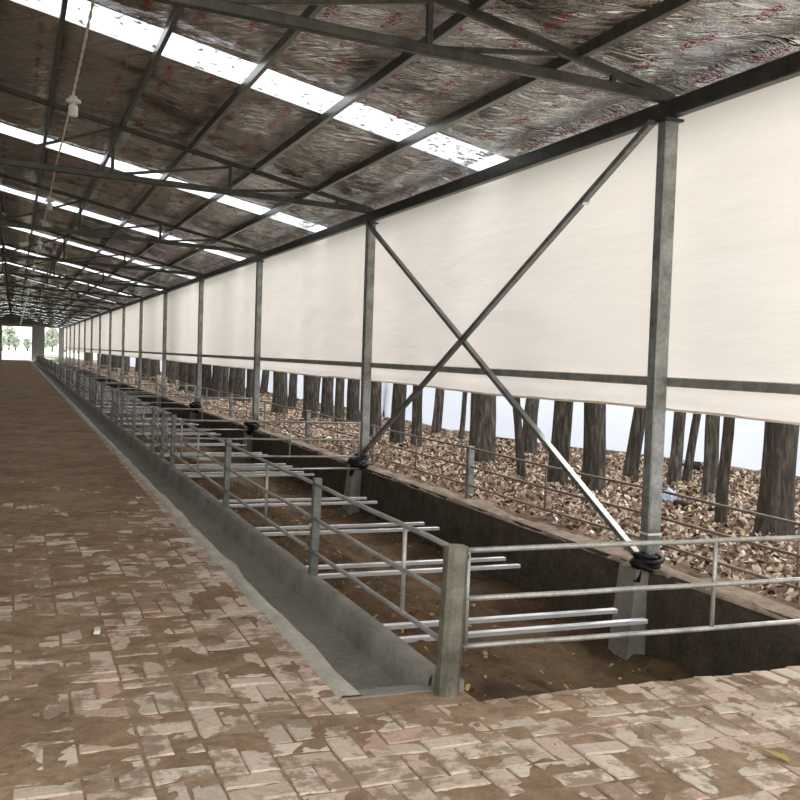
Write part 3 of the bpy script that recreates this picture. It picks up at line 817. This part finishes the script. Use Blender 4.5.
T = [ # base pixel-derived ground spots, radius, lean
 ('thick dark tree trunk at the right edge of the picture', 787, 540, 33, .01),
 ('slim tree trunk standing closest left of the thick right-edge trunk', 725, 528, 11, .03),
 ('pale mottled tree trunk touching the slim one right of the nearest column', 713, 499, 14, .02),
 ('left stem of the V-shaped pair right of the nearest column', 676, 487, 12, .05),
 ('right leaning stem of the V-shaped pair right of the nearest column', 687, 484, 8, .17),
 ('leaning tree trunk partly hidden behind the nearest column', 633, 480, 14, .12),
 ('sturdy tree trunk just left of the nearest column', 599, 494, 22, -.02),
 ('stout tree trunk crossed low down by the right arm of the X brace', 562, 487, 19, .05),
 ('thin tree trunk leaning left beside the X brace', 524, 479, 8, -.1),
 ('tree trunk standing just behind the thin left-leaning one', 533, 457, 14, .03),
 ('broad tree trunk right of the brace crossing behind the outer fence post', 487, 465, 25, .01),
 ('very thin tree trunk left of the broad one', 461, 441, 5, .06),
 ('slender leaning tree trunk between two fence posts', 438, 434, 9, .06),
 ('straight tree trunk under the brace crossing', 418, 449, 10, .01),
 ('dark tree trunk second to the right of the second column', 400, 445, 14, .01),
 ('leaning tree trunk behind the dark one right of the second column', 389, 418, 9, .12),
 ('tree trunk emerging directly right of the second column', 377, 438, 11, -.02),
 ('tree trunk immediately left of the second column', 355, 424, 12, .02),
 ('narrow tree trunk second to the left of the second column', 341, 425, 9, -.02),
 ('tree trunk third to the left of the second column', 329, 419, 12, .0),
 ('leaning narrow tree trunk in the bay left of the second column', 316, 410, 6, .08),
 ('solid dark tree trunk in the middle of the second bay', 311, 420, 13, .0),
 ('tree trunk leaning right near the third column', 292, 409, 8, .06),
 ('stout tree trunk just right of the third column', 281, 414, 14, .0),
 ('small leaning tree trunk touching the third column on its right', 264, 394, 7, .08),
 ('tree trunk behind the third column', 253, 402, 12, .0),
 ('tree trunk leaning right, first left of the third column', 240, 402, 10, .05),
 ('tree trunk second left of the third column', 232, 398, 8, .08),
 ('tree trunk in mid bay between the third and fourth columns', 217, 399, 11, .04),
 ('tree trunk just right of the fourth column', 207, 398, 10, -.02),
 ('tree trunk just left of the fourth column', 192, 392, 7, .02),
 ('tree trunk second left of the fourth column', 184, 391, 9, .0),
]
random.seed(21)
for lab, pxx, pyy, w, ln in T:
    d = fw + rt*((pxx-400)/Fc) + up*((400-pyy)/Fc); s = (-.0-H)/d.z; P = Vector((0,0,H))+d*s
    dep = (P-Vector((0,0,H))).dot(fw); r = w/2*dep/Fc*1.08
    tree(P.x, P.y+r, r, (ln*.8, -ln*.4), lab)
for i in range(46):
    y = 33+i*1.5+random.uniform(-.6,.6)
    tree(random.choice((5.9,6.6,7.4,8.1))+random.uniform(-.25,.25), y, random.uniform(.12,.22), (random.uniform(-.03,.06),0), 'distant dark tree trunk among the crowded far trees beyond the fourth column', 'far tree trunks')

# ---------------------------------------------------------------- small things on the paving
def ground_pt(pxx, pyy, z=0):
    d = fw + rt*((pxx-400)/Fc) + up*((400-pyy)/Fc); return Vector((0,0,H))+d*((z-H)/d.z)
mb = MB(); p = ground_pt(97, 633)
mb.add([(-.022,-.045,0),(.012,-.05,0),(.024,.04,0),(-.012,.045,0),(-.018,-.04,.016),(.01,-.045,.022),(.018,.035,.018),(-.01,.04,.014)], [(3,2,1,0),(4,5,6,7),(0,1,5,4),(1,2,6,5),(2,3,7,6),(3,0,4,7)])
o = mb.build('plastic_scrap', 'white_plastic'); o.location = (p.x, p.y, .006); tag(o, 'small white plastic scrap lying on the aisle dirt at lower left', 'scrap')
p = ground_pt(777, 760); o = leaves('yellow_leaf', np.array([[p.x, p.y]]), np.array([.012]), .13, 'leaf_yellow', .1)
tag(o, 'single yellowish leaf lying on the brick paving at lower right', 'leaf')
p = ground_pt(235, 620); mb = MB(); mb.path([(-.11,-.01,.008),(-.03,.006,.012),(.03,-.004,.014),(.12,.022,.01)], [.008,.012,.011,.006], 7); mb.path([(.02,-.002,.014),(.045,-.03,.01)], [.006,.003], 6)
o = mb.build('dry_stick', 'stick', None, True); o.location = (p.x, p.y, .018); tag(o, 'short pale dry stick on the paving near the trough', 'stick')
p = ground_pt(201, 459, -.12)
me = bmesh.new(); bmesh.ops.create_icosphere(me, subdivisions=3, radius=1)
for v in me.verts:
    k = 1+.35*noise.noise(v.co*1.4); v.co = Vector((v.co.x*.20*k, v.co.y*.16*k, max(-.03, v.co.z*.075*k)))
mm = bpy.data.meshes.new('pale_stone'); me.to_mesh(mm); me.free(); mm.materials.append(M['stone'])
mm.polygons.foreach_set('use_smooth', [True]*len(mm.polygons))
o = bpy.data.objects.new('pale_stone', mm); COL.objects.link(o); o.location = (p.x, p.y, -.11); tag(o, 'pale rough stone lying in the pen behind the third fence post', 'stone')

# strap on the nearest column, odds and ends among the leaves
mb = MB(); mb.box((-.062,-.062,.272),(.062,.062,.288)); mb.build('white_strap', 'white_plastic', cols[0])
p = ground_pt(668, 503); me = bmesh.new(); bmesh.ops.create_icosphere(me, subdivisions=3, radius=1)
for v in me.verts:
    k = 1+.45*noise.noise(v.co*2.1); v.co = Vector((v.co.x*.09*k, v.co.y*.09*k, (v.co.z+.8)*.085*k))
mm = bpy.data.meshes.new('plastic_bag'); me.to_mesh(mm); me.free(); mm.materials.append(M['screen'])
o = bpy.data.objects.new('plastic_bag', mm); COL.objects.link(o); o.location = (p.x, p.y, 0); tag(o, 'crumpled bluish white plastic bag on the leaves right beside the nearest column', 'bag')
def log(a, b, r, lab):
    A, B = ground_pt(*a), ground_pt(*b); mb = MB(); n = 8
    mb.path([A.lerp(B, j/n)+Vector((.03*math.sin(j*1.7), .03*math.cos(j*2.3), r*.7+.012*math.sin(j*3))) for j in range(n+1)], [r*(.7+.3*math.sin(1+j*.6)) for j in range(n+1)], 9)
    o = mb.build('fallen_branch', 'barkdark', None, True, loc=tuple(A)); tag(o, lab, 'branch')
log((676, 508), (714, 514), .055, 'dark fallen branch lying on the leaves right of the nearest column')
log((693, 471), (706, 474), .09, 'short dark log at the foot of the white sheet right of the nearest column')

# ---------------------------------------------------------------- light, camera
w = bpy.data.worlds.new('overcast'); S.world = w; w.use_nodes = True; nt = w.node_tree
bg = nt.nodes['Background']
tc = nt.nodes.new('ShaderNodeTexCoord'); sx = nt.nodes.new('ShaderNodeSeparateXYZ'); cr = nt.nodes.new('ShaderNodeValToRGB')
nt.links.new(tc.outputs['Generated'], sx.inputs[0]); nt.links.new(sx.outputs[2], cr.inputs[0]); nt.links.new(cr.outputs[0], bg.inputs[0])
cr.color_ramp.elements[0].position = 0; cr.color_ramp.elements[0].color = (1,.985,.955,1)
cr.color_ramp.elements[1].position = .6; cr.color_ramp.elements[1].color = (.95,.975,1,1)
bg.inputs[1].default_value = 2.3
sun = bpy.data.lights.new('sun', 'SUN'); sun.energy = 2.0; sun.angle = .35; sun.color = (1,.95,.88)
so = bpy.data.objects.new('sun', sun); COL.objects.link(so); so.rotation_euler = (math.radians(-28), math.radians(38), 0)

cam = bpy.data.cameras.new('camera'); cam.sensor_width = 36; cam.lens = Fc/800*36; cam.clip_end = 1500; cam.clip_start = .05
co_ = bpy.data.objects.new('camera', cam); COL.objects.link(co_)
m = Matrix(((rt.x, up.x, -fw.x, 0), (rt.y, up.y, -fw.y, 0), (rt.z, up.z, -fw.z, H), (0,0,0,1))); co_.matrix_world = m
S.camera = co_
S.view_settings.view_transform = 'Standard'; S.view_settings.look = 'None'; S.view_settings.gamma = 1; S.view_settings.exposure = 0.0
S.view_settings.use_curve_mapping = False
